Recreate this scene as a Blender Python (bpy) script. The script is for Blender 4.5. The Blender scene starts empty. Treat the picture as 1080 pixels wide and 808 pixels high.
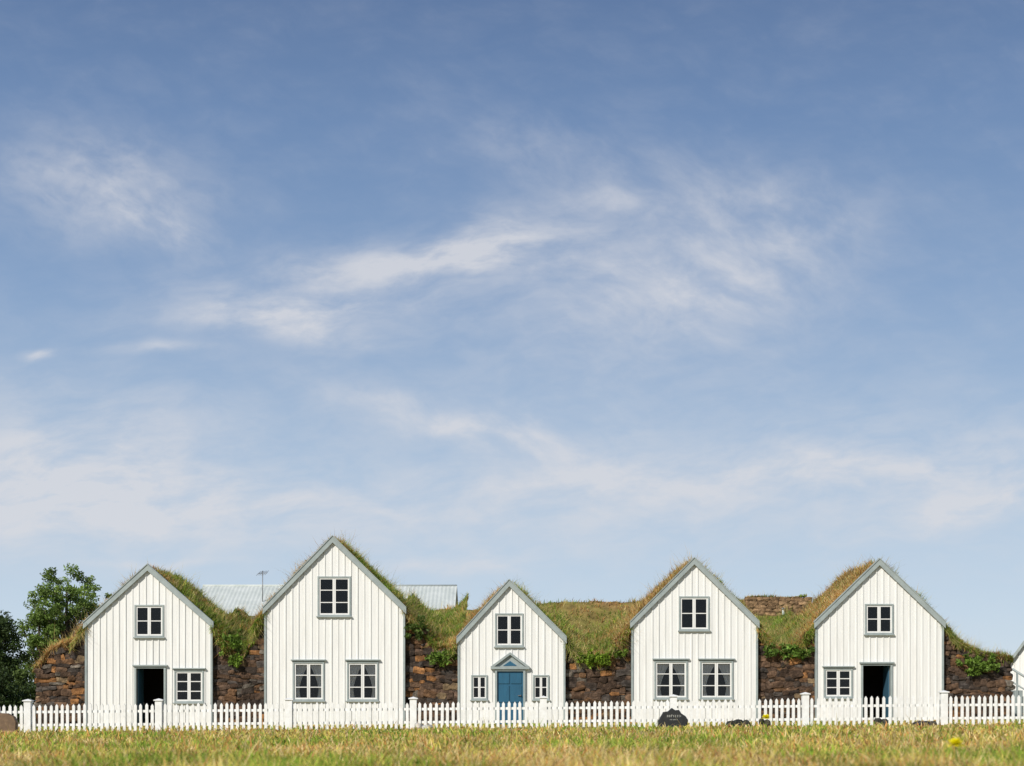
import bpy, bmesh, math, random
import numpy as np
from mathutils import Vector, noise as mn
random.seed(7); rng = np.random.default_rng(7)
SC = bpy.context.scene; COL = SC.collection
CAMZ = 0.6; FP = 1680.0; HY = 750.0
def PX(X, D=60.0): return (X-540.0)*D/FP
def PZ(Y, D=60.0): return CAMZ+(HY-Y)*D/FP
def gz(x, y=0): return 0.10+0.0075*np.clip(x, -45, 45)

# ------------------------------------------------------------------ mesh builder
class NM:
    def __init__(s): s.v=[]; s.c=[]; s.f=[]; s.n=0
    def add(s, v, faces, col=(1,1,1), mi=0, smooth=False):
        v=np.asarray(v, dtype=np.float64).reshape(-1,3); c=np.asarray(col, dtype=np.float64)
        if c.ndim==1: c=np.tile(c,(len(v),1))
        for f in faces:
            f=np.asarray(f, dtype=np.int64)
            if f.ndim==1: f=f[None,:]
            if len(f): s.f.append((f+s.n, mi, smooth))
        s.v.append(v); s.c.append(c); s.n+=len(v)
    def box(s,x0,x1,y0,y1,z0,z1,col=(1,1,1),mi=0):
        v=[(x0,y0,z0),(x1,y0,z0),(x1,y1,z0),(x0,y1,z0),(x0,y0,z1),(x1,y0,z1),(x1,y1,z1),(x0,y1,z1)]
        s.add(v,[np.array([(0,1,5,4),(1,2,6,5),(2,3,7,6),(3,0,4,7),(4,5,6,7),(3,2,1,0)])],col,mi)
    def prism(s,pts,y0,y1,col=(1,1,1),mi=0):
        n=len(pts); v=[(a,y0,b) for a,b in pts]+[(a,y1,b) for a,b in pts]
        q=np.array([(i+n,(i+1)%n+n,(i+1)%n,i) for i in range(n)])
        s.add(v,[np.arange(n),np.arange(n)[::-1]+n,q],col,mi)
    def tube(s,pts,rad,seg=8,col=(1,1,1),mi=0):
        V=[];F=[]
        pts=[Vector(p) for p in pts]
        for i,p in enumerate(pts):
            d=(pts[min(i+1,len(pts)-1)]-pts[max(i-1,0)]).normalized()
            a=d.orthogonal().normalized(); b=d.cross(a)
            for k in range(seg):
                t=2*math.pi*k/seg; V.append(tuple(p+(a*math.cos(t)+b*math.sin(t))*rad[i]))
        for i in range(len(pts)-1):
            for k in range(seg):
                F.append((i*seg+k,i*seg+(k+1)%seg,(i+1)*seg+(k+1)%seg,(i+1)*seg+k))
        s.add(V,[np.array(F),np.arange(seg)[::-1],np.arange(seg)+(len(pts)-1)*seg],col,mi,True)
    def build(s,name,mats,parent=None,origin=(0,0,0)):
        me=bpy.data.meshes.new(name)
        V=np.concatenate(s.v)-np.array(origin); C=np.concatenate(s.c)
        me.vertices.add(len(V)); me.vertices.foreach_set('co',V.ravel())
        li=np.concatenate([f.ravel() for f,_,_ in s.f])
        tot=np.concatenate([np.full(len(f),f.shape[1]) for f,_,_ in s.f])
        mi=np.concatenate([np.full(len(f),m) for f,m,_ in s.f])
        sm=np.concatenate([np.full(len(f),b) for f,_,b in s.f])
        st=np.concatenate([[0],np.cumsum(tot)[:-1]])
        me.loops.add(len(li)); me.loops.foreach_set('vertex_index',li)
        me.polygons.add(len(tot)); me.polygons.foreach_set('loop_start',st)
        try: me.polygons.foreach_set('loop_total',tot)
        except Exception: pass
        me.polygons.foreach_set('material_index',mi.astype(np.int32))
        me.update(calc_edges=True)
        me.polygons.foreach_set('use_smooth',sm.astype(bool))
        at=me.color_attributes.new('Col','FLOAT_COLOR','POINT')
        at.data.foreach_set('color',np.hstack([C,np.ones((len(C),1))]).ravel())
        for m in (mats if isinstance(mats,(list,tuple)) else [mats]): me.materials.append(m)
        o=bpy.data.objects.new(name,me); COL.objects.link(o)
        if parent is not None: o.parent=parent
        else: o.location=origin
        return o
def thing(name,loc,label,cat,group=None):
    o=bpy.data.objects.new(name,None); COL.objects.link(o); o.location=loc; o.empty_display_size=.3
    o['label']=label; o['category']=cat
    if group: o['group']=group
    return o
def tag(o,label,cat,group=None,kind=None):
    o['label']=label; o['category']=cat
    if group: o['group']=group
    if kind: o['kind']=kind
    return o

# ------------------------------------------------------------------ materials
def newmat(name):
    m=bpy.data.materials.new(name); m.use_nodes=True
    nt=m.node_tree; return m,nt,nt.nodes['Principled BSDF']
def paint(name,c1,c2,rough=.6,scale=(6,6,.7),bump=.1,metal=0,lo=.3,hi=.62):
    m,nt,b=newmat(name); N=nt.nodes.new; L=nt.links.new
    tc=N('ShaderNodeTexCoord'); mp=N('ShaderNodeMapping'); mp.inputs['Scale'].default_value=scale
    L(tc.outputs['Object'],mp.inputs[0])
    n=N('ShaderNodeTexNoise'); n.inputs['Scale'].default_value=1.0; n.inputs['Detail'].default_value=6; n.inputs['Roughness'].default_value=.65
    L(mp.outputs[0],n.inputs['Vector'])
    r=N('ShaderNodeValToRGB'); r.color_ramp.elements[0].position=lo; r.color_ramp.elements[1].position=hi
    r.color_ramp.elements[0].color=(*c2,1); r.color_ramp.elements[1].color=(*c1,1)
    L(n.outputs[0],r.inputs[0]); L(r.outputs[0],b.inputs['Base Color'])
    b.inputs['Roughness'].default_value=rough; b.inputs['Metallic'].default_value=metal
    bp=N('ShaderNodeBump'); bp.inputs['Strength'].default_value=bump; bp.inputs['Distance'].default_value=.02
    L(n.outputs[0],bp.inputs['Height']); L(bp.outputs[0],b.inputs['Normal'])
    return m
def vmat(name,rough=.9,trans=0.0,nscale=3.0,lo=.6,hi=1.3,bump=0.0,spec=.2):
    m,nt,b=newmat(name); N=nt.nodes.new; L=nt.links.new
    at=N('ShaderNodeAttribute'); at.attribute_name='Col'
    tc=N('ShaderNodeTexCoord'); n=N('ShaderNodeTexNoise'); n.inputs['Scale'].default_value=nscale; n.inputs['Detail'].default_value=4
    L(tc.outputs['Object'],n.inputs['Vector'])
    mr=N('ShaderNodeMapRange'); mr.inputs[1].default_value=.3; mr.inputs[2].default_value=.7; mr.inputs[3].default_value=lo; mr.inputs[4].default_value=hi
    L(n.outputs[0],mr.inputs[0])
    vm=N('ShaderNodeVectorMath'); vm.operation='SCALE'; L(at.outputs['Color'],vm.inputs[0]); L(mr.outputs[0],vm.inputs['Scale'])
    L(vm.outputs[0],b.inputs['Base Color']); b.inputs['Roughness'].default_value=rough
    b.inputs['Specular IOR Level'].default_value=spec
    if bump:
        bp=N('ShaderNodeBump'); bp.inputs['Strength'].default_value=bump; bp.inputs['Distance'].default_value=.05
        n2=N('ShaderNodeTexNoise'); n2.inputs['Scale'].default_value=nscale*3; n2.inputs['Detail'].default_value=6
        L(tc.outputs['Object'],n2.inputs['Vector']); L(n2.outputs[0],bp.inputs['Height']); L(bp.outputs[0],b.inputs['Normal'])
    if trans:
        t=N('ShaderNodeBsdfTranslucent'); L(vm.outputs[0],t.inputs[0]); mx=N('ShaderNodeMixShader'); mx.inputs[0].default_value=trans
        out=nt.nodes['Material Output']; L(b.outputs[0],mx.inputs[1]); L(t.outputs[0],mx.inputs[2]); L(mx.outputs[0],out.inputs[0])
    return m
M_white=paint('white_boards',(.775,.77,.74),(.66,.655,.62),.55,(7,7,.5),.1,0,.22,.54)
M_fence=paint('fence_white',(.84,.84,.82),(.70,.69,.65),.6,(5,5,5),.1)
M_trim=paint('grey_green_trim',(.33,.375,.365),(.25,.29,.285),.6,(4,4,4),.1)
M_blue=paint('blue_door',(.016,.105,.185),(.012,.08,.145),.5,(6,6,1),.1)
M_blued=paint('blue_dark',(.04,.11,.17),(.03,.09,.14),.5,(6,6,1),.1)
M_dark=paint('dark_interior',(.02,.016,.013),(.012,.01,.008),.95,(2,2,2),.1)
M_curt=paint('curtain_cloth',(.75,.73,.68),(.6,.58,.53),.9,(30,30,1),.1)
M_metal=paint('corrugated_metal',(.55,.58,.55),(.44,.48,.45),.6,(1.5,1.5,.8),.05,0)
M_pole=paint('grey_metal',(.2,.2,.2),(.12,.12,.12),.5,(3,3,3),.05,.5)
M_stone=vmat('lava_stone',.95,0,7,.5,1.6,.9)
M_earth=vmat('earth',1,0,4,.6,1.3,.5)
M_turf=vmat('turf_ground',1,0,2.5,.6,1.3,.6)
M_grass=vmat('grass_blades',.75,.35,.7,.85,1.3)
M_leaf=vmat('leaves',.6,.35,.8,.75,1.25,0,.3)
M_bark=paint('bark',(.10,.08,.06),(.05,.04,.03),.95,(8,8,2),.5)
M_slab=vmat('gravestone',.55,0,9,.75,1.25,.15,.4)
M_letter=paint('pale_letters',(.38,.38,.34),(.28,.28,.25),.7,(5,5,5),.05)
mg,nt,b=newmat('window_glass'); N=nt.nodes.new
tr=N('ShaderNodeBsdfTransparent'); gl=N('ShaderNodeBsdfGlossy'); gl.inputs['Roughness'].default_value=.02
fr=N('ShaderNodeFresnel'); fr.inputs[0].default_value=1.5; mx=N('ShaderNodeMixShader')
nt.links.new(fr.outputs[0],mx.inputs[0]); nt.links.new(tr.outputs[0],mx.inputs[1]); nt.links.new(gl.outputs[0],mx.inputs[2])
nt.links.new(mx.outputs[0],nt.nodes['Material Output'].inputs[0]); M_glass=mg

# ------------------------------------------------------------------ camera, sun, sky
cam=bpy.data.cameras.new('camera'); co=bpy.data.objects.new('camera',cam); COL.objects.link(co)
co.location=(0,0,CAMZ); co.rotation_euler=(math.radians(90),0,0)
cam.lens=56; cam.sensor_width=36; cam.shift_y=(HY-404)/1080.0; cam.clip_end=6000; cam.clip_start=.1
cam.dof.use_dof=True; cam.dof.focus_distance=56; cam.dof.aperture_fstop=2.2
SC.camera=co
sp=Vector((-.52,-.68,.62)).normalized()
elev=math.asin(sp.z); az=math.atan2(sp.x,sp.y)
sl=bpy.data.lights.new('sun','SUN'); sl.energy=4.6; sl.angle=math.radians(.53); sl.color=(1,.95,.87)
so=bpy.data.objects.new('sun',sl); COL.objects.link(so); so.rotation_euler=(-sp).to_track_quat('-Z','Y').to_euler(); so.location=(-30,-30,40)
SC.view_settings.view_transform='Standard'; SC.view_settings.look='None'; SC.view_settings.exposure=0

W=bpy.data.worlds.new('World'); SC.world=W; W.use_nodes=True; wt=W.node_tree; wn=wt.nodes; wl=wt.links
try: W.cycles.sampling_method='NONE'
except Exception: pass
bg=wn['Background']; STR=.1; bg.inputs['Strength'].default_value=STR
def m_(op,a,b=None,clamp=False):
    n=wn.new('ShaderNodeMath'); n.operation=op; n.use_clamp=clamp
    for i,x in enumerate((a,b)):
        if x is None: continue
        if isinstance(x,(int,float)): n.inputs[i].default_value=x
        else: wl.new(x,n.inputs[i])
    return n.outputs[0]
sky=wn.new('ShaderNodeTexSky'); sky.sky_type='NISHITA'; sky.sun_disc=False; sky.sun_elevation=elev; sky.sun_rotation=az
sky.air_density=1.0; sky.dust_density=.6; sky.ozone_density=1.5
tc=wn.new('ShaderNodeTexCoord'); sx=wn.new('ShaderNodeSeparateXYZ'); wl.new(tc.outputs['Generated'],sx.inputs[0])
ay=m_('MAXIMUM',m_('ABSOLUTE',sx.outputs[1]),.05)
U=m_('MULTIPLY',m_('DIVIDE',sx.outputs[0],ay),16.8); V=m_('MULTIPLY',m_('DIVIDE',sx.outputs[2],ay),16.8)
el=m_('MULTIPLY',sx.outputs[2],16.8)
ramp=wn.new('ShaderNodeValToRGB'); wl.new(m_('DIVIDE',el,10.0,True),ramp.inputs[0])
stops=[(0,(.66,.75,.83)),(.10,(.55,.67,.80)),(.25,(.385,.52,.70)),(.42,(.240,.365,.575)),(.58,(.158,.26,.46)),(.70,(.110,.186,.355)),(1,(.08,.145,.30))]
e=ramp.color_ramp.elements
e[0].position=0; e[0].color=(*stops[0][1],1); e[1].position=1; e[1].color=(*stops[-1][1],1)
for p,c in stops[1:-1]:
    k=e.new(p); k.color=(*c,1)
scl=wn.new('ShaderNodeVectorMath'); scl.operation='SCALE'; wl.new(ramp.outputs[0],scl.inputs[0]); scl.inputs['Scale'].default_value=1/STR
mix=wn.new('ShaderNodeMix'); mix.data_type='RGBA'; mix.inputs[0].default_value=.93
wl.new(sky.outputs[0],mix.inputs[6]); wl.new(scl.outputs[0],mix.inputs[7])
cv=wn.new('ShaderNodeCombineXYZ'); wl.new(U,cv.inputs[0]); wl.new(V,cv.inputs[1])
nw=wn.new('ShaderNodeTexNoise'); nw.inputs['Scale'].default_value=.9; nw.inputs['Detail'].default_value=4; wl.new(cv.outputs[0],nw.inputs['Vector'])
sw=wn.new('ShaderNodeSeparateColor'); wl.new(nw.outputs['Color'],sw.inputs[0])
Uw=m_('ADD',U,m_('MULTIPLY',m_('SUBTRACT',sw.outputs[0],.5),.7)); Vw=m_('ADD',V,m_('MULTIPLY',m_('SUBTRACT',sw.outputs[1],.5),.32))
def streak(ang,sc,seed,lo,hi,rough=.60):
    mp=wn.new('ShaderNodeMapping'); mp.vector_type='TEXTURE'; mp.inputs['Rotation'].default_value=(0,0,math.radians(ang)); mp.inputs['Scale'].default_value=sc
    mp.inputs['Location'].default_value=(seed,seed*.7,0)
    cw=wn.new('ShaderNodeCombineXYZ'); wl.new(Uw,cw.inputs[0]); wl.new(Vw,cw.inputs[1]); wl.new(cw.outputs[0],mp.inputs[0])
    n=wn.new('ShaderNodeTexNoise'); n.inputs['Scale'].default_value=1; n.inputs['Detail'].default_value=7; n.inputs['Roughness'].default_value=rough; n.inputs['Distortion'].default_value=.15
    wl.new(mp.outputs[0],n.inputs['Vector'])
    mr=wn.new('ShaderNodeMapRange'); mr.interpolation_type='SMOOTHSTEP'; mr.inputs[1].default_value=lo; mr.inputs[2].default_value=hi; wl.new(n.outputs[0],mr.inputs[0])
    return mr.outputs[0]
s1=streak(6,(1.0,.36,1),3.1,.25,.76); s2=streak(-24,(.7,.40,1),9.7,.24,.78)
CL=[ # X,Y,rx,ry,angle(deg, ccw),amp,which streak
 (110,198,95,46,-14,.52,1),(165,240,55,16,-20,.35,1),
 (390,283,150,20,6,.62,0),(515,256,80,27,16,.50,0),(300,328,105,15,2,.72,0),(330,350,75,14,-8,.45,0),
 (740,300,120,58,10,.52,1),(620,300,150,66,0,.22,0),(790,215,140,40,-10,.30,1),(560,165,100,36,-25,.17,1),(640,210,40,12,-10,.22,0),
 (70,490,150,62,0,.68,0),(150,532,200,36,0,.42,0),(30,520,90,28,0,.25,0),
 (470,442,110,18,-14,.52,1),(580,475,150,44,-10,.26,1),(740,503,260,24,3,.50,0),(900,480,170,45,4,.22,0),
 (1040,528,100,16,18,.64,0),(1000,500,120,30,8,.28,0),(48,370,16,5,3,.65,0),(165,366,45,6,0,.35,0),
 (165,593,70,4,0,.5,0),(475,598,75,8,3,.5,0),(480,560,480,42,0,.34,0),(560,450,700,120,0,.15,0)]
acc=[None,None]
for X,Y,rx,ry,an,am,w in CL:
    cu=(X-540)/100; cvv=(HY-Y)/100; a=math.radians(an)
    du=m_('SUBTRACT',Uw,cu); dv=m_('SUBTRACT',Vw,cvv)
    p=m_('ADD',m_('MULTIPLY',du,math.cos(a)/(rx/100)),m_('MULTIPLY',dv,math.sin(a)/(rx/100)))
    q=m_('ADD',m_('MULTIPLY',du,-math.sin(a)/(ry/100)),m_('MULTIPLY',dv,math.cos(a)/(ry/100)))
    r2=m_('ADD',m_('MULTIPLY',p,p),m_('MULTIPLY',q,q))
    g=m_('MULTIPLY',m_('EXPONENT',m_('MULTIPLY',r2,-.8)),am)
    acc[w]=g if acc[w] is None else m_('ADD',acc[w],g)
d=m_('ADD',m_('MULTIPLY',acc[0],m_('ADD',s1,.27)),m_('MULTIPLY',acc[1],m_('ADD',s2,.27)))
d=m_('ADD',d,m_('MULTIPLY',m_('MULTIPLY',s1,s2),.10))
d=m_('MINIMUM',d,.8)
d=m_('MULTIPLY',d,m_('GREATER_THAN',sx.outputs[2],0))
mc=wn.new('ShaderNodeMix'); mc.data_type='RGBA'; wl.new(d,mc.inputs[0]); wl.new(mix.outputs[2],mc.inputs[6]); mc.inputs[7].default_value=(7.0,7.05,7.4,1)
wl.new(mc.outputs[2],bg.inputs['Color'])

# ------------------------------------------------------------------ grass helpers
def fbm(x,y,z=0.,s=1.): return mn.fractal(Vector((x*s,y*s,z*s)),.8,2.1,4)
def nz_arr(P,s,off=0.):
    x=P[:,0]*s+off; y=P[:,1]*s+off*1.7; z=P[:,2]*s
    return (np.sin(x*1.3+1.7*np.sin(y*.9+z))+np.sin(y*1.7+1.3*np.sin(x*1.1-z*.7)+2.)+np.sin((x+y)*2.9+z*2+1.)*.5)/2.5
def blades(nm,P,D,L,Wd,C,mi=0,bend=.35):
    n=len(P); a=rng.uniform(0,2*math.pi,n)
    S=np.stack([np.cos(a),np.sin(a)*.6,np.zeros(n)],1)*Wd[:,None]
    B=rng.normal(0,1,(n,3))*np.array([1,1,.3])*bend*L[:,None]*.6; B[:,2]-=np.abs(B[:,0])*.4
    mid=P+D*L[:,None]*.55+B*.25; tip=P+D*L[:,None]+B
    Vv=np.stack([P-S/2,P+S/2,mid+S*.36,mid-S*.36,tip],1).reshape(-1,3)
    i=np.arange(n)*5
    q=np.stack([i,i+1,i+2,i+3],1); t=np.stack([i+3,i+2,i+4],1)
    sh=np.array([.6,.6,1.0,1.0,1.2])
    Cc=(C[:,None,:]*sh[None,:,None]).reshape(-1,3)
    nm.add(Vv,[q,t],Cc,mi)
def palette(n,cols,w): 
    idx=rng.choice(len(cols),n,p=np.array(w)/sum(w)); return np.array(cols)[idx]*rng.uniform(.75,1.25,(n,1))
def blend(a,b,t): return a*(1-t[:,None])+b*t[:,None]
GREEN=(.135,.225,.028); LIME=(.25,.36,.04); YEL=(.52,.44,.10); STRAW=(.68,.53,.25); RUST=(.54,.26,.08); BROWN=(.30,.17,.065)
def turf_cols(P,brown):
    n=len(P); g=palette(n,[GREEN,LIME,YEL,STRAW],[5.5,5,1.2,.3]); r=palette(n,[RUST,BROWN,STRAW,YEL],[4.4,2.6,3.4,1.6])
    t=np.clip(brown+.70*nz_arr(P,.9,3.)+.40*nz_arr(P,2.7,8.),0.02,.98); t=(rng.uniform(0,1,n)<t).astype(float)
    dk=(.92+.32*nz_arr(P,2.0,11.))[:,None]
    return blend(g,r,t)*dk
def grid_mesh(nm,G,brown,mi=0):
    ny,nx,_=G.shape; V=G.reshape(-1,3)
    idx=np.arange(ny*nx).reshape(ny,nx)
    q=np.stack([idx[:-1,:-1],idx[:-1,1:],idx[1:,1:],idx[1:,:-1]],-1).reshape(-1,4)
    g=np.array([.12,.165,.028]); r=np.array([.28,.165,.065]); t=np.clip(brown+.5*nz_arr(V,.9,3.),0,1)
    nm.add(V,[q],blend(np.tile(g,(len(V),1)),np.tile(r,(len(V),1)),t),mi,True)
def scatter(G,n,ybias=1.0,u0=0,u1=1):
    ny,nx,_=G.shape
    u=rng.uniform(u0,u1,n)*(nx-1.001); v=rng.uniform(0,1,n)**ybias*(ny-1.001)
    i=u.astype(int); j=v.astype(int); fu=(u-i)[:,None]; fv=(v-j)[:,None]
    a=G[j,i];b_=G[j,i+1];c=G[j+1,i];d_=G[j+1,i+1]
    P=a*(1-fu)*(1-fv)+b_*fu*(1-fv)+c*(1-fu)*fv+d_*fu*fv
    Nn=np.cross(b_-a,c-a); Nn/=np.linalg.norm(Nn,axis=1)[:,None]+1e-9; Nn[Nn[:,2]<0]*=-1
    return P,Nn
def grass_on(nm,G,n,brown,L=(.08,.27),W_=(.016,.032),mi=1,ybias=1.6,droop=.15,u0=0,u1=1,tall=.05):
    P,Nn=scatter(G,n,ybias,u0,u1)
    D=Nn*.55+np.array([.14,-.05,.5])+rng.normal(0,.32,(n,3)); D[:,2]-=droop; D/=np.linalg.norm(D,axis=1)[:,None]
    Ls=rng.uniform(L[0],L[1],n)*(1+.8*nz_arr(P,2.9,5.)); tl=rng.uniform(0,1,n)<tall*(1+1.8*nz_arr(P,1.3,2.)); Ls=np.where(tl,Ls*2.4,Ls)
    Ws=rng.uniform(W_[0],W_[1],n)*np.where(tl,.5,1)
    bc=brown(P,Nn) if callable(brown) else np.full(n,brown)
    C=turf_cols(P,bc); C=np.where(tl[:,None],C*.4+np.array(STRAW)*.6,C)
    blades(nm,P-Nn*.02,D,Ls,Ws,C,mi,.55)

# ------------------------------------------------------------------ ground
g=NM(); xs=np.array([-2500,-45,45,2500.]); ys=np.array([-300,0,10,60,120,3500.])
G=np.array([[(x,y,gz(x)) for x in xs] for y in ys]); grid_mesh(g,G,.3)
mgd,nt,b=newmat('meadow'); N=nt.nodes.new; L=nt.links.new
tcn=N('ShaderNodeTexCoord'); n1=N('ShaderNodeTexNoise'); n1.inputs['Scale'].default_value=.9; n1.inputs['Detail'].default_value=10; L(tcn.outputs['Object'],n1.inputs['Vector'])
r=N('ShaderNodeValToRGB'); r.color_ramp.elements[0].position=.35; r.color_ramp.elements[0].color=(.17,.17,.04,1); r.color_ramp.elements[1].position=.66; r.color_ramp.elements[1].color=(.40,.30,.12,1)
L(n1.outputs[0],r.inputs[0]); L(r.outputs[0],b.inputs['Base Color']); b.inputs['Roughness'].default_value=1
go=g.build('ground',mgd); tag(go,'flat grassy ground the turf houses and fence stand on','ground',kind='structure')
def meadow(nm,n,d0,d1,L_,W_,half=.42,dry=.8,droop=0):
    d=1/rng.uniform(1/d1,1/d0,n); x=rng.uniform(-half,half,n)*d
    P=np.stack([x,d,gz(x)],1)
    pn=.62+.75*nz_arr(P*np.array([1,.45,1]),.7,1.); pn=np.clip(pn+.6*nz_arr(P*np.array([1,.6,1]),2.1,6.),0.06,1)
    gr=palette(n,[GREEN,LIME,YEL],[2.6,5,3.0]); st=palette(n,[YEL,STRAW,RUST,BROWN],[4.6,4.2,2.6,.9])
    t=(rng.uniform(0,1,n)<pn*dry).astype(float); C=blend(gr,st,t)*(1.05+.26*nz_arr(P,1.6,14.))[:,None]
    D=rng.normal(0,.42,(n,3)); D[:,2]=1; D/=np.linalg.norm(D,axis=1)[:,None]
    Ls=rng.uniform(*L_,n)*(1+.8*nz_arr(P*np.array([1,.7,1]),1.9,4.)); 
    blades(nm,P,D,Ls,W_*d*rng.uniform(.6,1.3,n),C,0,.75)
m1=NM(); meadow(m1,150000,9.5,45,(.03,.145),.0011,dry=1.0); meadow(m1,20000,45,62,(.04,.10),.0010,.40)
meadow(m1,4200,11,44,(.14,.32),.0005,dry=1.3)
tag(m1.build('meadow_grass',M_grass),'yellowish green meadow grass in front of the white picket fence','grass',kind='stuff')

# ------------------------------------------------------------------ houses
YF=60.0; DEP=6.8
def window(root,org,x0,x1,z0,z1,rows=3,curtain=False,cornice=False,fw=.055):
    f=NM()
    f.box(x0,x0+fw,YF-.05,YF+.12,z0,z1); f.box(x1-fw,x1,YF-.05,YF+.12,z0,z1)
    f.box(x0+fw,x1-fw,YF-.047,YF+.12,z1-fw,z1); f.box(x0+fw,x1-fw,YF-.047,YF+.12,z0,z0+fw)
    w=f.build('window',M_trim,root,org)
    a0,a1,b0,b1=x0+fw,x1-fw,z0+fw,z1-fw; s=NM(); sw_=.055 if x1-x0>.8 else .04
    xm=(a0+a1)/2
    for l,r_ in ((a0,xm-.004),(xm+.004,a1)):
        s.box(l,l+sw_,YF-.02,YF+.03,b0,b1); s.box(r_-sw_,r_,YF-.02,YF+.03,b0,b1)
        s.box(l+sw_,r_-sw_,YF-.018,YF+.03,b0,b0+sw_); s.box(l+sw_,r_-sw_,YF-.018,YF+.03,b1-sw_,b1)
        for k in range(1,rows):
            zz=b0+(b1-b0)*k/rows; s.box(l+sw_,r_-sw_,YF-.015,YF+.02,zz-.016,zz+.016)
    s.build('sash',M_white,w,org)
    p=NM(); p.add([(a0,YF+.005,b0),(a1,YF+.005,b0),(a1,YF+.005,b1),(a0,YF+.005,b1)],[np.array([0,1,2,3])])
    p.build('pane',M_glass,w,org)
    if curtain:
        for sd in (-1,1):
            c=NM(); xe=a0 if sd<0 else a1; Vv=[]; nn=18; mm=8
            for j in range(mm+1):
                t=j/mm; z=b1-(b1-b0)*t
                wd=(a1-a0)*(.50-.34*math.sin(min(1,t*1.25)*math.pi/2)) if t<.8 else (a1-a0)*(.16+.06*(t-.8)/.2)
                for i in range(nn+1):
                    u=i/nn; Vv.append((xe-sd*wd*u, YF+.10+.02*math.sin(u*22), z))
            ii=np.arange((mm+1)*(nn+1)).reshape(mm+1,nn+1)
            c.add(Vv,[np.stack([ii[:-1,:-1],ii[:-1,1:],ii[1:,1:],ii[1:,:-1]],-1).reshape(-1,4)],smooth=True)
            c.build('curtain',M_curt,w,org)
    sl_=NM(); sl_.box(x0-.04,x1+.04,YF-.10,YF+.02,z0-.045,z0-.003); sl_.build('sill',M_trim,w,org)
    if cornice:
        c=NM(); c.box(x0-.07,x1+.07,YF-.12,YF+.01,z1+.045,z1+.085); c.box(x0-.03,x1+.03,YF-.07,YF+.01,z1+.003,z1+.043); c.build('cornice',M_trim,w,org)
    return w
def opendoor(root,org,x0,x1,z0,z1,side):
    f=NM(); fw=.07
    f.box(x0,x0+fw,YF-.06,YF+.15,z0,z1); f.box(x1-fw,x1,YF-.06,YF+.15,z0,z1); f.box(x0+fw,x1-fw,YF-.057,YF+.15,z1-fw,z1)
    f.box(x0-.06,x1+.06,YF-.12,YF+.01,z1+.003,z1+.06)
    fr_=f.build('door_frame',M_trim,root,org)
    dnm=NM(); xd=x0+fw+.005 if side<0 else x1-fw-.045
    dnm.box(xd,xd+.04,YF+.16,YF+1.0,z0+.1,z1-fw); 
    dd=dnm.build('door',M_blued,root,org); dd['label']='door leaf swung open into the dark room'
    h=NM(); hx=xd+.045 if side<0 else xd-.045; h.box(min(hx,hx+.03),max(hx,hx+.03),YF+.88,YF+.93,z0+1.1,z0+1.2); h.build('door_handle',M_pole,dd,org)
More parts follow.
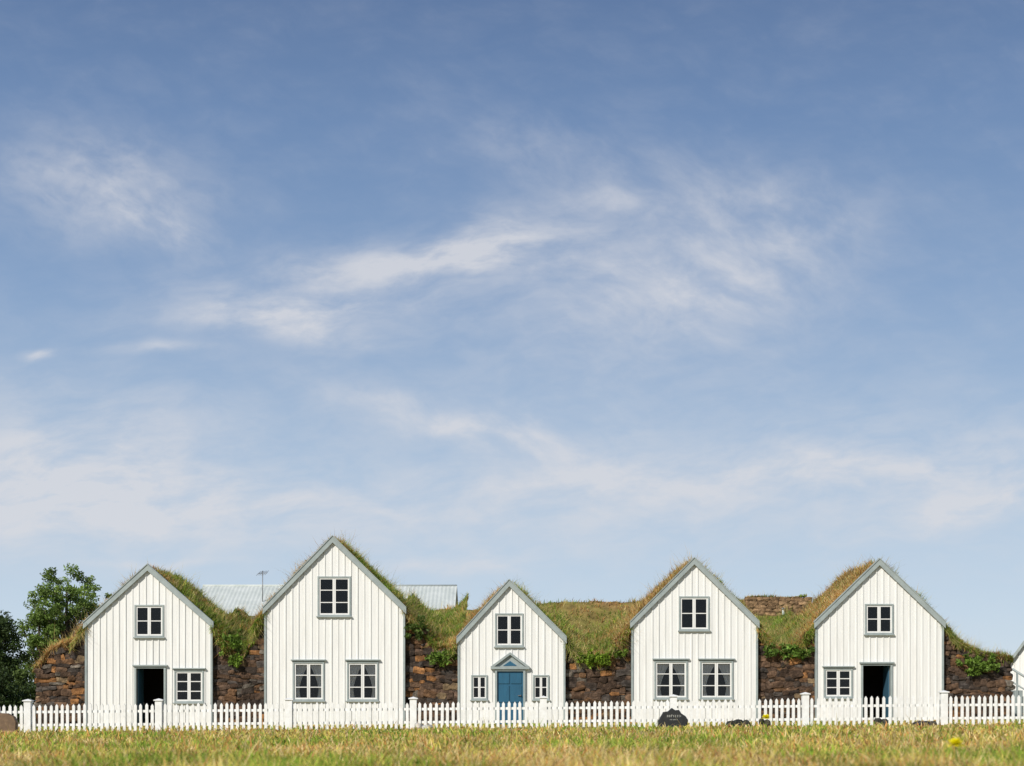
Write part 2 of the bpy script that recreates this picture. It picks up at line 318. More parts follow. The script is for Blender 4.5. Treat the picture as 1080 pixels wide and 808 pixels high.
def house(X0,X1,YE,XP,YP,label,wins,door=None,left_brown=.5,right_brown=.25,blades_n=16000):
    x0,x1,xp=PX(X0),PX(X1),PX(XP); ze,zp=PZ(YE),PZ(YP); zb=float(gz(x0))-.25
    org=(xp,YF,float(gz(xp))); root=thing('turf_house',org,label,'house','white gabled turf houses in a row')
    rl=lambda x: ze+(zp-ze)*((x-x0)/(xp-x0) if x<xp else (x1-x)/(x1-xp))
    ops=[]
    for wdef in wins: a,b_,c,d_=wdef[:4]; ops.append((PX(a),PX(b_),PZ(d_),PZ(c)))
    if door: a,b_,c=door[:3]; ops.append((PX(a),PX(b_),zb,PZ(c)))
    w=NM(); br=sorted(set([x0,xp,x1]+[o[0] for o in ops]+[o[1] for o in ops]))
    def spans(xa,xb):
        s=[]; z=zb
        for o in sorted([o for o in ops if o[0]<xb-1e-6 and o[1]>xa+1e-6],key=lambda o:o[2]):
            if o[2]>z: s.append((z,o[2]))
            z=o[3]
        s.append((z,None)); return s
    for xa,xb in zip(br[:-1],br[1:]):
        for z0,z1 in spans(xa,xb):
            za,zc=(z1,z1) if z1 is not None else (rl(xa),rl(xb))
            w.add([(xa,YF,z0),(xb,YF,z0),(xb,YF,zc),(xa,YF,za)],[np.array([0,1,2,3])])
    nb=int(round((x1-x0)/.25)); 
    for k in range(1,nb):
        xc=x0+(x1-x0)*k/nb+random.uniform(-.012,.012); hw=.022
        for z0,z1 in spans(xc-hw,xc+hw):
            t0,t1=(z1,z1) if z1 is not None else (rl(xc-hw)-.02,rl(xc+hw)-.02)
            y0=YF-.024+random.uniform(-.006,.006)
            w.prism([(xc-hw,z0),(xc+hw,z0),(xc+hw,t1),(xc-hw,t0)],y0,YF-.001)
    w.build('gable_wall',M_white,root,org)
    for xa,xb in ((x0-.045,x0+.03),(x1-.03,x1+.045)):
        cb=NM(); cb.box(xa,xb,YF-.04,YF+.1,zb,ze-.05); cb.build('corner_board',M_trim,root,org)
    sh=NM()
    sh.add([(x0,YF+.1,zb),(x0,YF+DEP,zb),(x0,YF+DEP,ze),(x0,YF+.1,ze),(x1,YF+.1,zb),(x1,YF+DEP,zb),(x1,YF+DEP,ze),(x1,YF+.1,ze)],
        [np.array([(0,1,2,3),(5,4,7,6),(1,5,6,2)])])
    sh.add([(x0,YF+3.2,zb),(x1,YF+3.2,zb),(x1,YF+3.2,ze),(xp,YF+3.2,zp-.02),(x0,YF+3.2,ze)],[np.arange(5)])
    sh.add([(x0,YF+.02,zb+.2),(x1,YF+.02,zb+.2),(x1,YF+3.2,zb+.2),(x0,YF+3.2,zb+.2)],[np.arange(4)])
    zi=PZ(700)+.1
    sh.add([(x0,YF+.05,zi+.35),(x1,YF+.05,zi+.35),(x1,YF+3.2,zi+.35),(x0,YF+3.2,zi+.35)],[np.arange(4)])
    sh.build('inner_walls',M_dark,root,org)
    for sd in (-1,1):
        xe=x0 if sd<0 else x1; dx=xp-xe; dz=zp-ze; ln=math.hypot(dx,dz); ux,uz=dx/ln,dz/ln
        ex,ez=xe-ux*.13,ze-uz*.13; bw=.17/abs(ux)
        pts=[(ex,ez-bw+.08),(xp,zp-bw+.08),(xp,zp+.08),(ex,ez+.08)]
        if sd>0: pts=[pts[1],pts[0],pts[3],pts[2]]
        bb=NM(); bb.prism(pts,YF-.12,YF-.05)
        pts=[(ex,ez+.08),(xp,zp+.08),(xp,zp+.12),(ex,ez+.12)]
        if sd>0: pts=[pts[1],pts[0],pts[3],pts[2]]
        bb.prism(pts,YF-.145,YF+.10); bb.build('barge_board',M_trim,root,org)
    for wdef in wins:
        a,b_,c,d_,rows,cur,cor=wdef; window(root,org,PX(a),PX(b_),PZ(d_),PZ(c),rows,cur,cor)
    if door:
        a,b_,c,kind=door; dx0,dx1,dz=PX(a),PX(b_),PZ(c)
        if kind=='blue':
            f=NM(); f.box(dx0,dx0+.08,YF-.10,YF+.1,zb,dz); f.box(dx1-.08,dx1,YF-.10,YF+.1,zb,dz); f.box(dx0+.08,dx1-.08,YF-.097,YF+.1,dz-.07,dz)
            f.build('door_frame',M_trim,root,org)
            dnm=NM(); A,B=dx0+.08,dx1-.08; dnm.box(A,B,YF-.02,YF+.03,zb,dz-.07)
            mid=(A+B)/2
            for l,r_ in ((A+.06,mid-.03),(mid+.03,B-.06)):
                for q0,q1 in ((.1,.72),(.8,1.42),(1.5,1.95)):
                    zz0=zb+.3+q0; zz1=min(zb+.3+q1,dz-.14)
                    if zz1-zz0>.1: dnm.box(l,r_,YF-.045,YF-.021,zz0,zz1)
            dd=dnm.build('door',M_blue,root,org); dd['label']='blue panelled front door'
            h=NM(); h.tube([(B-.1,YF-.09,zb+1.35),(B-.1,YF-.02,zb+1.35)],[.03,.03]); h.box(B-.2,B-.08,YF-.10,YF-.08,zb+1.335,zb+1.365); h.build('door_handle',M_pole,dd,org)
            pd=NM(); cx=(dx0+dx1)/2; pw=(dx1-dx0)/2+.16
            pd.box(cx-pw,cx+pw,YF-.16,YF+.01,dz+.003,dz+.10)
            pk=PZ(688); bz=dz+.103
            pd.prism([(cx-pw,bz),(cx-pw+.14,bz),(cx,pk-.10),(cx,pk)],YF-.16,YF+.01)
            pd.prism([(cx+pw-.14,bz),(cx+pw,bz),(cx,pk),(cx,pk-.10)],YF-.16,YF+.01)
            po=pd.build('pediment',M_trim,root,org)
            pf=NM(); pf.prism([(cx-pw+.15,bz),(cx+pw-.15,bz),(cx,pk-.11)],YF-.06,YF-.01); pf.build('tympanum',M_trim,po,org)
            pf=NM(); pf.prism([(cx-.26,bz+.03),(cx+.26,bz+.03),(cx,bz+.21)],YF-.08,YF-.063); pf.build('inset',M_blue,po,org)
        else: opendoor(root,org,dx0,dx1,zb,dz,kind)
    nx,ny=72,44; G=np.zeros((ny,nx,3)); ext=.62
    for j in range(ny):
        v=j/(ny-1); y=YF+.04+v*DEP
        for i in range(nx):
            x=(x0-ext)+(x1-x0+2*ext)*(i/(nx-1))
            top=ze+(zp-ze)*((x-x0)/(xp-x0) if x<xp else (x1-x)/(x1-xp))
            rd=.12*math.exp(-((x-xp)/.25)**2)
            z=top-rd+.02+.05*min(1,abs(x-xp)/1.5)+(.12*math.sin(min(1,v*2.2)*math.pi/2))+.12*fbm(x,y,0,1.1)*min(1,.25+v*3)+.06*fbm(x,y,3.,3.)
            out=max(0,(x0-x),(x-x1)); z+=-out*.35+.10*fbm(x*2,y*2,6.)*min(1,out*3)
            if v>.8: z-=.7*((v-.8)/.2)**2
            G[j,i]=(x,y,z)
    tm=NM(); grid_mesh(tm,G,.4)
    fr0=G[0]; low=fr0.copy(); low[:,2]-=.26; sk=np.stack([low,fr0]); grid_mesh(tm,sk,.7)
    def br_(P,Nn): return np.where(Nn[:,0]<0,left_brown,right_brown)
    grass_on(tm,G,blades_n,br_,tall=.08)
    grass_on(tm,np.stack([fr0-np.array([0,0,.05]),fr0+np.array([0,.25,.03])]),int(blades_n*.07),br_,L=(.04,.19),droop=.3,ybias=1,tall=.08)
    for (ua,ub) in ((0,.11),(.89,1)):
        grass_on(tm,np.stack([low,fr0]),800,br_,L=(.10,.32),droop=1.0,ybias=1,u0=ua,u1=ub,tall=.08)
    tm.build('turf_roof',[M_turf,M_grass],root,org)
    return root
house(91,223,657,156,598,'small white gabled house with dark doorway left of its lower window, leftmost in row',
    [(142,173,638,672,2,False,False),(184,215,707,741,3,False,True)],(142,175,703,-1),.9,.05)
house(280,426,641,351,568,'tallest and widest white gabled house with two curtained lower windows and no door',
    [(335,370,608,650,3,False,False),(309,342,698,739,3,True,True),(366,399,698,739,3,True,True)],None,1.2,.1,22000)
house(484,595,672,537,614,'lowest and narrowest white gabled house with the blue door under a small pediment',
    [(522,552,647,682,2,False,False),(497,514,712,738,2,False,False),(562,579,712,738,2,False,False)],(522,554,706,'blue'),1.5,.2)
house(667,798,656,732,591,'white gabled house without a door and two lower windows, right of the blue door house',
    [(716,748,629,665,2,False,False),(690,725,697,737,3,True,True),(738,773,697,737,3,True,True)],None,1.6,.35)
house(861,994,656,927,592,'white gabled house with dark doorway right of its lower window, rightmost in row',
    [(912,942,637,669,2,False,False),(869,899,705,736,3,False,True)],(908,941,700,1),1.4,.3)

# ------------------------------------------------------------------ stone walls with turf caps between houses
bm=bmesh.new(); bmesh.ops.create_icosphere(bm,subdivisions=2,radius=1); ICV=np.array([v.co[:] for v in bm.verts]); ICF=np.array([[v.index for v in f.verts] for f in bm.faces]); bm.free()
def stone(nm,c,s,col,rot=0.,k=.5,jit=.09,yrot=0):
    p=np.sign(ICV)*np.abs(ICV)**k
    off=rng.uniform(0,10); p=p*(1+jit*nz_arr(ICV,2.3,off)[:,None])+rng.normal(0,jit*.4,p.shape)
    p=p*np.array(s); a=rot; R=np.array([[math.cos(a),0,-math.sin(a)],[0,1,0],[math.sin(a),0,math.cos(a)]]); p=p@R.T
    nm.add(p+np.array(c),[ICF],np.array(col)*np.clip(1+.28*rng.normal(0,1,(len(p),1)),.45,1.8))
SCOL=[(.078,.050,.034),(.05,.037,.029),(.105,.064,.040),(.07,.058,.05),(.13,.072,.038),(.24,.115,.045),(.13,.11,.088),(.20,.14,.08)]
SW=[5,5,4.5,2.6,2.6,1.3,1.1,.5]
def scol(): return np.array(SCOL[rng.choice(len(SCOL),p=np.array(SW)/sum(SW))])*random.uniform(.65,1.25)
def stonewall(XA,XB,tops,backY,label,n,brown=.4,ybk=68.0,ov=.15,outer=0):
    xa,xb=PX(XA),PX(XB); xc=(xa+xb)/2; org=(xc,YF+.2,float(gz(xc)))
    root=thing('stone_wall',org,label,'wall','dark stone and turf walls beside the houses')
    tx=np.array([PX(a) for a,_ in tops]); tz=np.array([PZ(b_) for _,b_ in tops]); T=lambda x: float(np.interp(x,tx,tz))
    zb=float(gz(xc))-.2
    s=NM(); z=zb
    while z<tz.max()+.1:
        h=random.uniform(.11,.23); x=xa+random.uniform(-.15,.0)
        while x<xb+.02:
            w=random.uniform(.14,.50); 
            xm=min(max(x+w/2,xa+.05),xb-.05)
            if z+h*.4<T(xm)-.02:
                zo=.05*math.sin(x*2.1+z*3)
                if w<.3 and random.random()<.3:
                    for q in (.27,.75): stone(s,(xm,YF+.29+random.uniform(-.03,.03),z+h*q+zo),(w*.60,.13,h*.33),scol(),random.gauss(0,.15),.5,.12)
                else: stone(s,(xm,YF+.30+random.uniform(-.04,.035),z+h/2+zo+random.uniform(-.02,.02)),(w*.61,.15,h*random.uniform(.60,.76)),scol(),random.gauss(0,.17),random.uniform(.32,.58),.12)
            x+=w
        z+=h
    if outer:
        xe=xa if outer<0 else xb
        z=zb
        while z<T(xe)-.1:
            h=random.uniform(.15,.28); y=YF+.45
            while y<ybk-.3:
                w=random.uniform(.25,.5); stone(s,(xe,y+w/2,z+h/2),(.15,w*.6,h*.6),scol(),0,.5,.12); y+=w
            z+=h
    s.build('stonework',M_stone,root,org)
    nx,ny=36,40; G=np.zeros((ny,nx,3)); zb_=PZ(backY,ybk)
    for j in range(ny):
        v=j/(ny-1); y=YF+.10+v*(ybk-YF-.1)
        for i in range(nx):
            u=i/(nx-1); x=(xa-ov)+(xb-xa+2*ov)*u; e_=(2*abs(u-.5))**1.6
            zf=T(x)+.02+(0 if outer else .12*e_); zk=zb_-.10+.9*e_*(0 if outer else 1)
            if outer: zk=zb_+(T(x)-tz.mean())*.8
            k=1-(1-v)**1.3
            G[j,i]=(x,y+.10*fbm(x*3,0,5.)*(1-v),zf*(1-k)+zk*k+.18*fbm(x,y,1.,1.)+.08*fbm(x,y,7.,2.6))
    c=NM(); fr0=G[0]; low=fr0.copy(); low[:,2]-=.16; low[:,1]+=.08; bot=low.copy(); bot[:,1]+=.25; bot[:,2]-=.02
    grid_mesh(c,G,brown); grid_mesh(c,np.stack([bot,low,fr0]),.7)
    grass_on(c,G,n,brown,tall=.10); 
    grass_on(c,np.stack([low,fr0,fr0+np.array([0,.2,.02])]),int(n*.16),brown,L=(.08,.36),droop=.9,ybias=1,tall=.08)
    c.build('turf_cap',[M_turf,M_grass],root,org)
    k=NM(); zt=min(tz.min(),zb_)-.22
    k.box(xa+.02,xb-.02,YF+.34,ybk-.1,zb,zt,(.06,.042,.028))
    prof=[(float(xx),T(xx)-.06) for xx in np.linspace(xa+.02,xb-.02,10)]
    k.prism([(xa+.02,zt-.1),(xb-.02,zt-.1)]+prof[::-1],YF+.33,YF+.8,(.06,.042,.028))
    k.build('earth_core',M_earth,root,org)
    return root
stonewall(38,91,[(38,704),(52,688),(70,676),(91,662)],668,'dark stone wall under a grassy slope at the far left end of the row',7000,.6,outer=-1)
stonewall(223,280,[(223,668),(236,686),(254,690),(268,676),(280,656)],662,'dark stone wall between the leftmost house and the tallest house',8000,.2)
stonewall(426,484,[(426,648),(440,662),(458,682),(472,688),(484,680)],648,'dark stone wall between the tallest house and the blue door house',10000,.1)
stonewall(595,667,[(595,682),(612,696),(645,697),(667,674)],668,'widest dark stone wall, right of the blue door house',10000,.2,ybk=67.6)
stonewall(798,861,[(798,668),(812,684),(843,688),(861,666)],666,'dark stone wall between the two houses on the right',9000,.2,ybk=67.6)
stonewall(994,1066,[(994,660),(1008,674),(1030,686),(1066,694)],692,'dark stone wall under weedy turf at the far right end of the row',9000,.4,outer=1)

def rear():
    Yr=72.5; x0,x1=PX(432,Yr),PX(856,Yr); org=((x0+x1)/2,Yr,.1)
    root=thing('rear_turf_house',org,'long low turf roof running across behind the houses on the right','house')
    nx,ny=150,30; G=np.zeros((ny,nx,3))
    for j in range(ny):
        y=67.3+(77.5-67.3)*j/(ny-1); 
        for i in range(nx):
            x=x0+(x1-x0)*i/(nx-1); X=540+x*FP/Yr
            zr=PZ(float(np.interp(X,[432,500,560,600,650,700,780,830,856],[640,638,633,630,631,631,629,629,631])),Yr)-.12
            t=abs(y-Yr)/5.1; z=zr-(zr-2.9)*max(0,(t*1.05-.03))-0.05*(1-min(1,t*4))
            en=min(1,min(i,nx-1-i)/3); G[j,i]=(x,y,z+.09*fbm(x,y,2.,.6)+.05*fbm(x,y,9.,2.4)-.3*(1-en)**2)
    t=NM(); grid_mesh(t,G,.55); grass_on(t,G,20000,.5,L=(.08,.24),W_=(.022,.045),ybias=1.0,tall=.05)
    sd=G[:,-1].copy(); lo=sd.copy(); lo[:,2]=0; grid_mesh(t,np.stack([sd,lo]),.9); sd=G[:,0].copy(); lo=sd.copy(); lo[:,2]=0; grid_mesh(t,np.stack([sd,lo]),.9)
    t.build('turf_roof',[M_turf,M_grass],root,org)
    w=NM(); w.box(x0+.1,x1-.1,67.6,77.3,-.2,2.8,(.04,.03,.022)); w.build('wall',M_earth,root,org)
rear()
def vent(X,Y,D,h,label):
    x,z=PX(X,D),PZ(Y,D); r=thing('vent_pipe',(x,D,z),label,'pipe')
    p=NM(); p.tube([(x,D,z-.6),(x,D,z+h)],[.05,.05],12); p.build('pipe',M_metal,r,(x,D,z))
    c=NM(); c.tube([(x,D,z+h+.003),(x,D,z+h+.03),(x,D,z+h+.08)],[.09,.09,.02],12); c.build('cap',M_pole,r,(x,D,z))
vent(826,650,69.0,.30,'short grey vent pipe on the rear turf roof near the rightmost house')
def stub():
    D=71.2; x0,x1=PX(786,D),PX(850,D); org=((x0+x1)/2,D,3.0)
    r=thing('turf_wall',org,'low wide brown turf wall top on the right end of the rear roof','wall')
    s=NM(); zt=PZ(629,D)
    for q in range(5):
        x=x0
        while x<x1:
            w=random.uniform(.3,.6); stone(s,(x+w/2,D,zt-.15-q*.17),(w*.6,.32,.115),np.array((.22,.14,.075))*random.uniform(.75,1.25),random.gauss(0,.06),.45,.08); x+=w
    s.build('turf_blocks',M_stone,r,org)
    xs_=np.linspace(x0,x1,16); G=np.array([[(x,D+dy,zt-.05+.03*math.sin(x*3)+(.03 if dy==0 else 0)) for x in xs_] for dy in (-.28,0,.28)])
    t=NM(); grid_mesh(t,G,.9); grass_on(t,G,1100,.8,L=(.04,.13),ybias=1,tall=.05); t.build('turf_cap',[M_turf,M_grass],r,org)
stub()

# ------------------------------------------------------------------ metal roofed building behind
def barn():
    D=82.; x0,x1=PX(214,D),PX(482,D); zr,ze=PZ(618,D),PZ(652,D); org=((x0+x1)/2,D,.1)
    root=thing('metal_roofed_building',org,'low building with grey corrugated metal roof behind the two left houses','building')
    w=NM(); w.box(x0+.3,x1-.3,D-3.3,D+3.3,-.2,ze,(1,1,1))
    w.build('wall',M_white,root,org)
    n=int((x1-x0)/.05); xs=np.linspace(x0,x1,n); rp=.009*np.cos(np.arange(n)*math.pi/2)
    rf=NM()
    for sd in (-1,1):
        A=np.stack([xs,np.full(n,D+sd*3.7),ze-.1+rp],1); B=np.stack([xs,np.full(n,D),zr+rp],1)
        ii=np.arange(n-1); q=np.stack([ii,ii+1,ii+1+n,ii+n],1); rf.add(np.vstack([A,B]),[q])
    for xx in (x0+.3,x1-.3): rf.add([(xx,D-3.3,ze-.05),(xx,D+3.3,ze-.05),(xx,D,zr-.03)],[np.array([0,1,2])])
    ro=rf.build('metal_roof',M_metal,root,org)
    rc=NM(); rc.tube([(x0,D,zr+.02),(x1,D,zr+.02)],[.05,.05],8); rc.build('ridge_cap',M_metal,ro,org)
barn()
def antenna():
    D=80.; x=PX(277,D); z0=PZ(640,D); z1=PZ(602,D); org=(x,D,z0); r=thing('aerial',org,'thin television aerial on the metal roof left of the tallest house','aerial')
    m=NM(); m.tube([(x,D,z0),(x,D,z1)],[.025,.02],6); m.build('mast',M_pole,r,org)
    b_=NM(); zz=z1-.12; b_.tube([(x-.26,D+.2,zz),(x+.26,D-.2,zz)],[.015,.015],5); b_.build('boom',M_pole,r,org)
    for k in range(6):
        t=-.24+k*.096; hh=.2-.02*k; d=NM(); cx,cy=x+t,D-t*.77; d.tube([(cx-.08,cy-hh,zz-.12),(cx+.08,cy+hh,zz+.12)],[.010,.010],4); d.build('element',M_pole,r,org)
antenna()

# ------------------------------------------------------------------ white house far right
def farhouse():
    D=72.; x0=PX(1066,D); x1=x0+4.2; xp=(x0+x1)/2; ze=PZ(698,D); zp=ze+2.9; org=(xp,D,.3)
    root=thing('white_house',org,'white gabled building cut off at the far right edge behind the stone wall','house')
    w=NM(); w.prism([(x0,0),(x1,0),(x1,ze),(xp,zp),(x0,ze)],D,D+6)
    for k in range(1,18):
        xc=x0+(x1-x0)*k/18; t=ze+(zp-ze)*(1-abs(xc-xp)/(xp-x0)); w.box(xc-.025,xc+.025,D-.03,D-.001,0,t-.05)
    w.build('wall',M_white,root,org)
    r=NM()
    for sd,xe in ((-1,x0),(1,x1)):
        p=[(xe,ze+.01),(xp,zp+.01),(xp,zp+.05),(xe,ze+.05)]
        if sd>0: p=[p[1],p[0],p[3],p[2]]
        r.prism(p,D-.1,D+6)
    r.build('roof',M_metal,root,org)
    for sd,xe in ((-1,x0-.06),(1,x1+.06)):
        p=[(xe,ze-.26),(xp,zp-.10),(xp,zp+.08),(xe,ze-.05)]
        if sd>0: p=[p[1],p[0],p[3],p[2]]
        bb=NM(); bb.prism(p,D-.2,D-.103); bb.build('barge_board',M_trim,root,org)
    wd=NM(); wd.box(xp-.5,xp+.5,D-.06,D-.035,1.3,2.4); fo=wd.build('window',M_trim,root,org)
    for a,c_ in ((xp-.42,xp-.03),(xp+.03,xp+.42)):
        pn=NM(); pn.box(a,c_,D-.08,D-.061,1.38,2.32); pn.build('pane',M_dark,fo,org)
    root.rotation_euler=(0,0,math.radians(-22))
farhouse()
def railing():
    D=66.; x0=PX(1066,D); org=(x0+1,D,.25); r=thing('stair_railing',org,'grey wooden stair with handrail at the far right edge by the white building','railing')
    zt=PZ(708,D)
    for k in range(5):
        st=NM(); xx=x0+k*.32; st.box(xx,xx+.34,D-.5,D+.5,.2,.2+.25*(5-k)); st.build('step',M_trim,r,org)
    for k in range(4):
        p=NM(); xx=x0+.1+k*.45; p.box(xx-.04,xx+.04,D-.56,D-.502,.2,zt-.28*k); p.build('post',M_trim,r,org)
    h=NM(); h.tube([(x0-.1,D-.53,zt+.08),(x0+1.6,D-.53,zt-.98)],[.05,.05],6); h.build('handrail',M_trim,r,org)
    h=NM(); h.tube([(x0-.1,D-.53,zt-.45),(x0+1.6,D-.53,zt-1.5)],[.035,.035],6); h.build('handrail',M_trim,r,org)
railing()

# ------------------------------------------------------------------ picket fence
FD=45.0
def fence():
    posts=[-108,30,168,305,436,573,710,849,995,1135]; fs=FP/FD
    top=lambda X: float(np.interp(X,[-108,30,573,995,1135],[744,743,740,734,732]))
    org=(0,FD,.1); root=thing('picket_fence',org,'long low white picket fence in front of the five houses','fence')
    for a in posts:
        x=PX(a,FD); z1=PZ(top(a)-3,FD)+random.uniform(-.02,.02); p=NM(); zb=float(gz(x))-.1
        p.box(x-.095,x+.095,FD-.13,FD+.06,zb,z1)
        po=p.build('post',M_fence,root,org)
        c=NM(); c.add([(x-.13,FD-.16,z1+.002),(x+.13,FD-.16,z1+.002),(x+.13,FD+.09,z1+.002),(x-.13,FD+.09,z1+.002),(x-.13,FD-.16,z1+.03),(x+.13,FD-.16,z1+.03),(x+.13,FD+.09,z1+.03),(x-.13,FD+.09,z1+.03),(x,FD-.035,z1+.07)],
            [np.array([(0,1,5,4),(1,2,6,5),(2,3,7,6),(3,0,4,7),(3,2,1,0)]),np.array([(4,5,8),(5,6,8),(6,7,8),(7,4,8)])])
        c.build('post_cap',M_fence,po,org)
    for a,b_ in zip(posts[:-1],posts[1:]):
        xa,xb=PX(a,FD)+.10,PX(b_,FD)-.10; n=22; p=NM(); sag=random.uniform(-.02,.02)
        for k in range(n):
            x=xa+(xb-xa)*(k+.5)/n+random.uniform(-.008,.008); X=540+x*fs; z1=PZ(top(X),FD)+random.uniform(-.015,.015)+sag*math.sin(math.pi*k/n); z0=float(gz(x))+.02+random.uniform(-.01,.01); w=.040; tl=random.uniform(-.010,.010)
            p.prism([(x-w,z0),(x+w,z0),(x+w+tl,z1-.06),(x+tl,z1),(x-w+tl,z1-.06)],FD-.085,FD-.05)
        pp=p.build('picket_panel',M_fence,root,org)
        for hz in (.17,.54):
            r=NM(); za,zc=float(gz(xa))+hz,float(gz(xb))+hz
            r.add([(xa,FD-.048,za),(xb,FD-.048,zc),(xb,FD,zc),(xa,FD,za),(xa,FD-.048,za+.07),(xb,FD-.048,zc+.07),(xb,FD,zc+.07),(xa,FD,za+.07)],[np.array([(0,1,5,4),(1,2,6,5),(2,3,7,6),(3,0,4,7),(4,5,6,7),(3,2,1,0)])])
            r.build('rail',M_fence,pp,org)
fence()

# ------------------------------------------------------------------ trees and plants
def leaves(nm,C,n,rad,size,col,mi=0,flat=.8):
    P=rng.normal(0,1,(n,3)); P/=np.linalg.norm(P,axis=1)[:,None]; rr=rng.uniform(.1,1,n)**.6; P*=(rr*rad)[:,None]*np.array([1,1,flat]); 
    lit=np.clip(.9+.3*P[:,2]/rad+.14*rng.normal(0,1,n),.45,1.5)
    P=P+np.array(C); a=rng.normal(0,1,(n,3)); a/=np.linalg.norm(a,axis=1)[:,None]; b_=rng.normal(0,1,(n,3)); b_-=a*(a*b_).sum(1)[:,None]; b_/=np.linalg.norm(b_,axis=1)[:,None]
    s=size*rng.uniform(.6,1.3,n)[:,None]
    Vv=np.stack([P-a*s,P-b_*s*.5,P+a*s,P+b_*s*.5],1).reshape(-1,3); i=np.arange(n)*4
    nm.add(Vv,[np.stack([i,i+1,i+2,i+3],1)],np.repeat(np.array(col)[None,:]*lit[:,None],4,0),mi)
def tree(name,X,D,label,rx,crown_z,rz,cols,ncl=70,lf=160,ls=.10,cr=(.28,.58),group='trees at the left edge'):
    x=PX(X,D); z0=float(gz(x)); org=(x,D,z0); root=thing(name,org,label,'tree',group)
    t=NM(); h=crown_z+rz*.5; t.tube([(x,D,z0-.1),(x+.06,D,z0+(h-z0)*.3),(x-.05,D+.05,z0+(h-z0)*.65),(x+.03,D,h)],[.2,.16,.10,.04],10)
    cl=NM()
    for k in range(ncl):
        th=random.uniform(0,2*math.pi); ph=math.acos(random.uniform(-1,1)); r_=random.uniform(.1,1)**.5
        wob=1+.13*math.sin(th*3+X)+.08*math.sin(ph*5+X)
        c=(x+rx*wob*r_*math.sin(ph)*math.cos(th),D+rx*wob*r_*math.sin(ph)*math.sin(th),crown_z+rz*r_*math.cos(ph))
        if k%3==0: 
            tz=z0+(c[2]-z0)*.55; t.tube([(x,D,tz),((x+c[0])/2,(D+c[1])/2,(tz+c[2])/2+.1),c],[.06,.035,.012],6)
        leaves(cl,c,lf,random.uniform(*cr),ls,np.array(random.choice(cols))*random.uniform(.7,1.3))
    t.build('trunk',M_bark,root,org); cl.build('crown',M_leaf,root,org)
DG=[(.055,.09,.024),(.07,.115,.03),(.045,.075,.02)]; MG=[(.17,.26,.05),(.21,.30,.065),(.13,.20,.04)]
tree('broadleaf_tree',70,84,'rounded green tree rising behind the left end stone wall',1.95,6.0,2.25,MG,125,105,.078,(.24,.46))
tree('broadleaf_tree',41,83,'smaller green tree just left of the rounded green tree',1.1,4.3,2.1,MG,62,110,.078,(.22,.44))
tree('dark_tree',0,80,'dark dense tree cut off by the left edge of the photo',.95,3.4,2.1,DG,70,180,.08)
def shrub(X,D,rx,h,label,cols,n=26):
    x=PX(X,D); z0=float(gz(x)); org=(x,D,z0); root=thing('shrub',org,label,'shrub','shrubs beyond the left end of the fence')
    s=NM(); f=NM()
    for k in range(n):
        a=random.uniform(-1,1); c=(x+a*rx,D+random.uniform(-.8,.8),z0+random.uniform(.15,1)*h*(1-.35*a*a)); 
        if k%3==0: s.tube([(x+a*rx*.4,D,z0-.05),c],[.04,.012],5)
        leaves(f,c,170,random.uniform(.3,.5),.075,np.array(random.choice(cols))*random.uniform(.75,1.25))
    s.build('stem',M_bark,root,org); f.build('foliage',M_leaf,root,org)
shrub(6,66,1.2,2.2,'dark green shrub below the dark tree at the left edge',DG,34)
shrub(30,68,.8,2.5,'mid green shrub touching the left end stone wall',[(.10,.15,.035),(.13,.19,.04)],34)

def wallplant(X,Y,rw,rh,label,n,col,size=.065,lim=None):
    x,z=PX(X),PZ(Y); org=(x,YF+.1,z); root=thing('leafy_plant',org,label,'plant','leafy plants growing on the stone walls')
    f=NM(); s=NM()
    for k in range(n):
        a=min(1,max(-1,random.gauss(0,.5))); b_=min(1,max(-1,random.gauss(0,.45))); cx=x+a*rw
        if lim: cx=min(max(cx,PX(lim[0])+.15),PX(lim[1])-.15)
        c=(cx,YF+.02+random.uniform(-.14,.08),z+b_*rh)
        if k%2==0: s.tube([(x+a*rw*.4,YF+.35,z-.02),((x+c[0])/2,YF+.15,z+b_*rh*.6+.06),c],[.012,.01,.006],4,(.06,.09,.02))
        leaves(f,c,26,.14,size,np.array(col)*random.uniform(.6,1.3))
    s.build('stem',M_leaf,root,org); f.build('foliage',M_leaf,root,org)
PG=(.18,.28,.035)
wallplant(243,678,.5,.42,'leafy green plant on the stone wall right of the leftmost house',40,(.15,.24,.035),lim=(223,280))
wallplant(249,696,.3,.22,'small green clump hanging low on the wall right of the leftmost house',14,PG,lim=(223,280))
wallplant(438,662,.4,.4,'dark leafy clump on wall against the tallest house',20,(.10,.16,.03),lim=(426,484))
wallplant(466,692,.5,.32,'leafy plant hanging on wall just left of the blue door house',28,(.15,.24,.035),lim=(426,484))
wallplant(628,695,.66,.27,'bright green plant on the widest stone wall right of the blue door house',48,(.24,.36,.035),lim=(595,667))
wallplant(657,690,.28,.22,'small green clump on the widest stone wall beside its right hand house',12,PG,lim=(595,667))
wallplant(832,688,.85,.27,'wide leafy mat on the stone wall between the two right houses',52,(.15,.25,.04),lim=(798,861))
wallplant(1032,702,.72,.36,'leafy plant hanging over the far right stone wall',50,(.15,.24,.035))

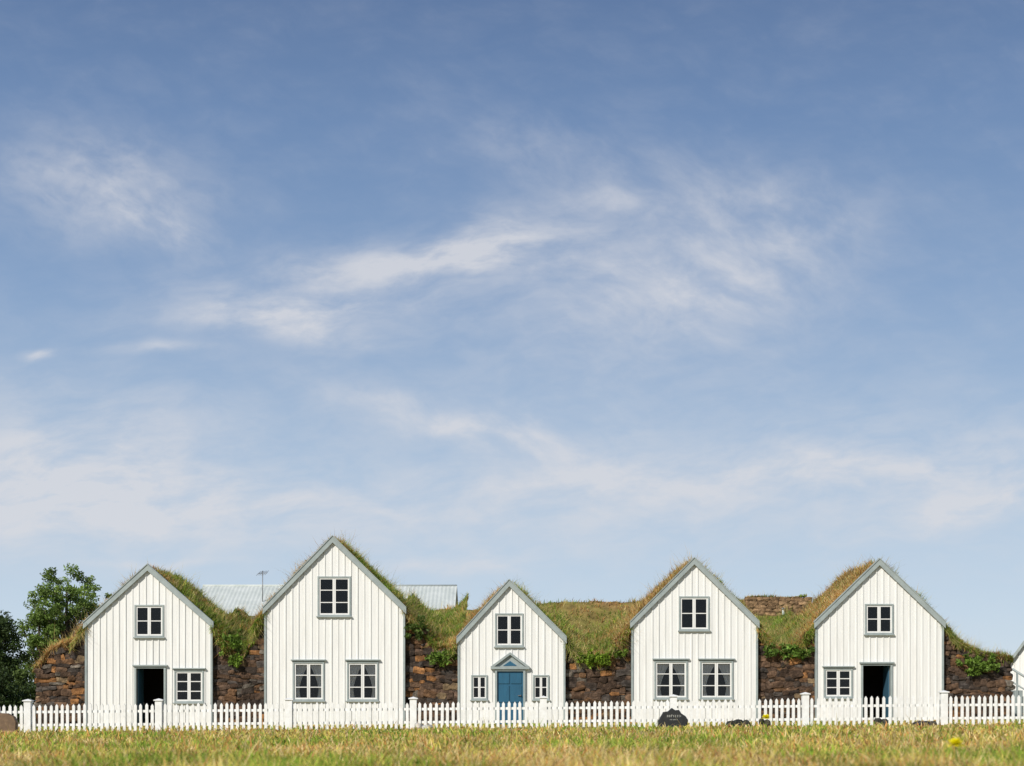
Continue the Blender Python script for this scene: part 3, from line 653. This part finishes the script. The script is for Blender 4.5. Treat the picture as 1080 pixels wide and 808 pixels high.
# ------------------------------------------------------------------ gravestones and rocks by the fence
def slab(X,D,pts,th,col,label,name='gravestone',marks=False):
    x=PX(X,D); z0=float(gz(x)); org=(x,D,z0); root=thing(name,org,label,'gravestone')
    nm=NM(); P=[(x+a,z0+b_) for a,b_ in pts]; cx=sum(p[0] for p in P)/len(P); cz=sum(p[1] for p in P)/len(P)
    inn=[(cx+(a-cx)*.93,cz+(b_-cz)*.93) for a,b_ in P]
    n=len(P); V=[(a,D-th/2,b_) for a,b_ in inn]+[(a,D-th/2+.035,b_) for a,b_ in P]+[(a,D+th/2,b_) for a,b_ in P]
    q=[]
    for r in range(2):
        for i in range(n): q.append((r*n+n+i,r*n+n+(i+1)%n,r*n+(i+1)%n,r*n+i))
    nm.add(V,[np.arange(n),np.arange(n)[::-1]+2*n,np.array(q)],col); nm.build('slab',M_slab,root,org)
    b=NM(); w=max(p[0] for p in pts); stone(b,(x,D,z0+.0),(w*1.15,th*.9,.07),np.array(col)*1.6,0,.5,.08); b.build('footing',M_stone,root,org)
    if marks:
        mk=NM(); yy=D-th/2-.004
        for row,(zz,hh,xa,xb) in enumerate(((.30,.07,-.18,.18),(.22,.03,-.10,.12))):
            xx=xa
            while xx<xb:
                wd=random.uniform(.012,.018); 
                mk.box(x+xx,x+xx+wd,yy,yy+.012,z0+zz,z0+zz+hh*random.uniform(.8,1))
                if row==0 and random.random()<.7: zq=random.choice([0,.45,.9])*hh; mk.box(x+xx+wd+.001,x+xx+wd+.032,yy,yy+.012,z0+zz+zq*.8,z0+zz+zq*.8+.014)
                xx+=random.uniform(.05,.068) if row==0 else random.uniform(.03,.045)
        mk.build('inscription',M_letter,root,org)
    return root
D1=43.4
slab(710,D1,[(-.40,0),(.36,0),(.40,.22),(.33,.33),(.22,.40),(.15,.50),(.05,.49),(-.04,.55),(-.14,.46),(-.27,.44),(-.33,.33),(-.41,.20)],.22,(.022,.023,.023),
  'black headstone with pale lettering in front of the fence below the doorless right house',marks=True)
slab(4,D1,[(-.40,0),(.36,0),(.37,.30),(.30,.45),(.12,.54),(-.1,.55),(-.3,.48),(-.40,.3)],.16,(.16,.10,.055),'brown rounded headstone cut off at the left edge in front of the fence')
def rock(X,D,s,col,label,sub=3):
    x=PX(X,D); z0=float(gz(x)); nm=NM()
    for k in range(sub): stone(nm,((k-(sub-1)/2)*s[0]*1.0,random.uniform(-.1,.1),s[2]*random.uniform(.3,.6)),(s[0]*random.uniform(.5,.8),s[1],s[2]*random.uniform(.5,.9)),np.array(col)*random.uniform(.7,1.3),random.gauss(0,.2),.75,.15)
    o=nm.build('rock',M_stone); o.location=(x,D,z0); tag(o,label,'rock'); return o
rock(446,D1,(.22,.2,.16),(.45,.43,.38),'pale whitish stone in the grass in front of the fence below the tallest house',2)
rock(778,D1,(.22,.2,.18),(.04,.042,.035),'low dark stones in the grass right of the black headstone',3)
rock(806,D1,(.14,.15,.22),(.07,.065,.045),'taller dark stone at the fence between the two right houses',2)
rock(930,D1,(.16,.2,.20),(.045,.045,.038),'dark stones before the fence below the rightmost doorway',2)
rock(975,D1,(.22,.2,.12),(.06,.055,.05),'low dark stones by the fence right of the rightmost doorway',3)
M_petal=vmat('petals',.6,.3,3,.95,1.1)
def flower(X,Y,D,label,r=.036,n=170):
    x,z=PX(X,D),PZ(Y,D); z0=float(gz(x)); org=(x,D,z0); root=thing('dandelion',org,label,'flower')
    s=NM(); s.tube([(x+.03,D,z0),(x+.01,D,(z+z0)/2),(x,D,z)],[.006,.005,.005],6,(.16,.22,.05)); s.build('stem',M_leaf,root,org)
    p=NM(); a=rng.uniform(0,2*math.pi,n); el_=rng.uniform(-.45,1.5,n)
    D_=np.stack([1.15*np.cos(a)*np.cos(el_),np.sin(a)*np.cos(el_),np.sin(el_)*.75],1); P=np.tile(np.array([x,D,z]),(n,1))
    Cc=np.array([.95,.86,.01])*rng.uniform(.85,1.0,(n,1))
    blades(p,P,D_,r*rng.uniform(.7,1.2,n),np.full(n,r*.42),Cc,0,.12); p.build('petals',M_petal,root,org)
flower(1008,785,11.5,'bright yellow dandelion standing alone in the near grass at the right',.062)
flower(808,757,42.3,'small yellow flower at the fence between the two right houses',.125)
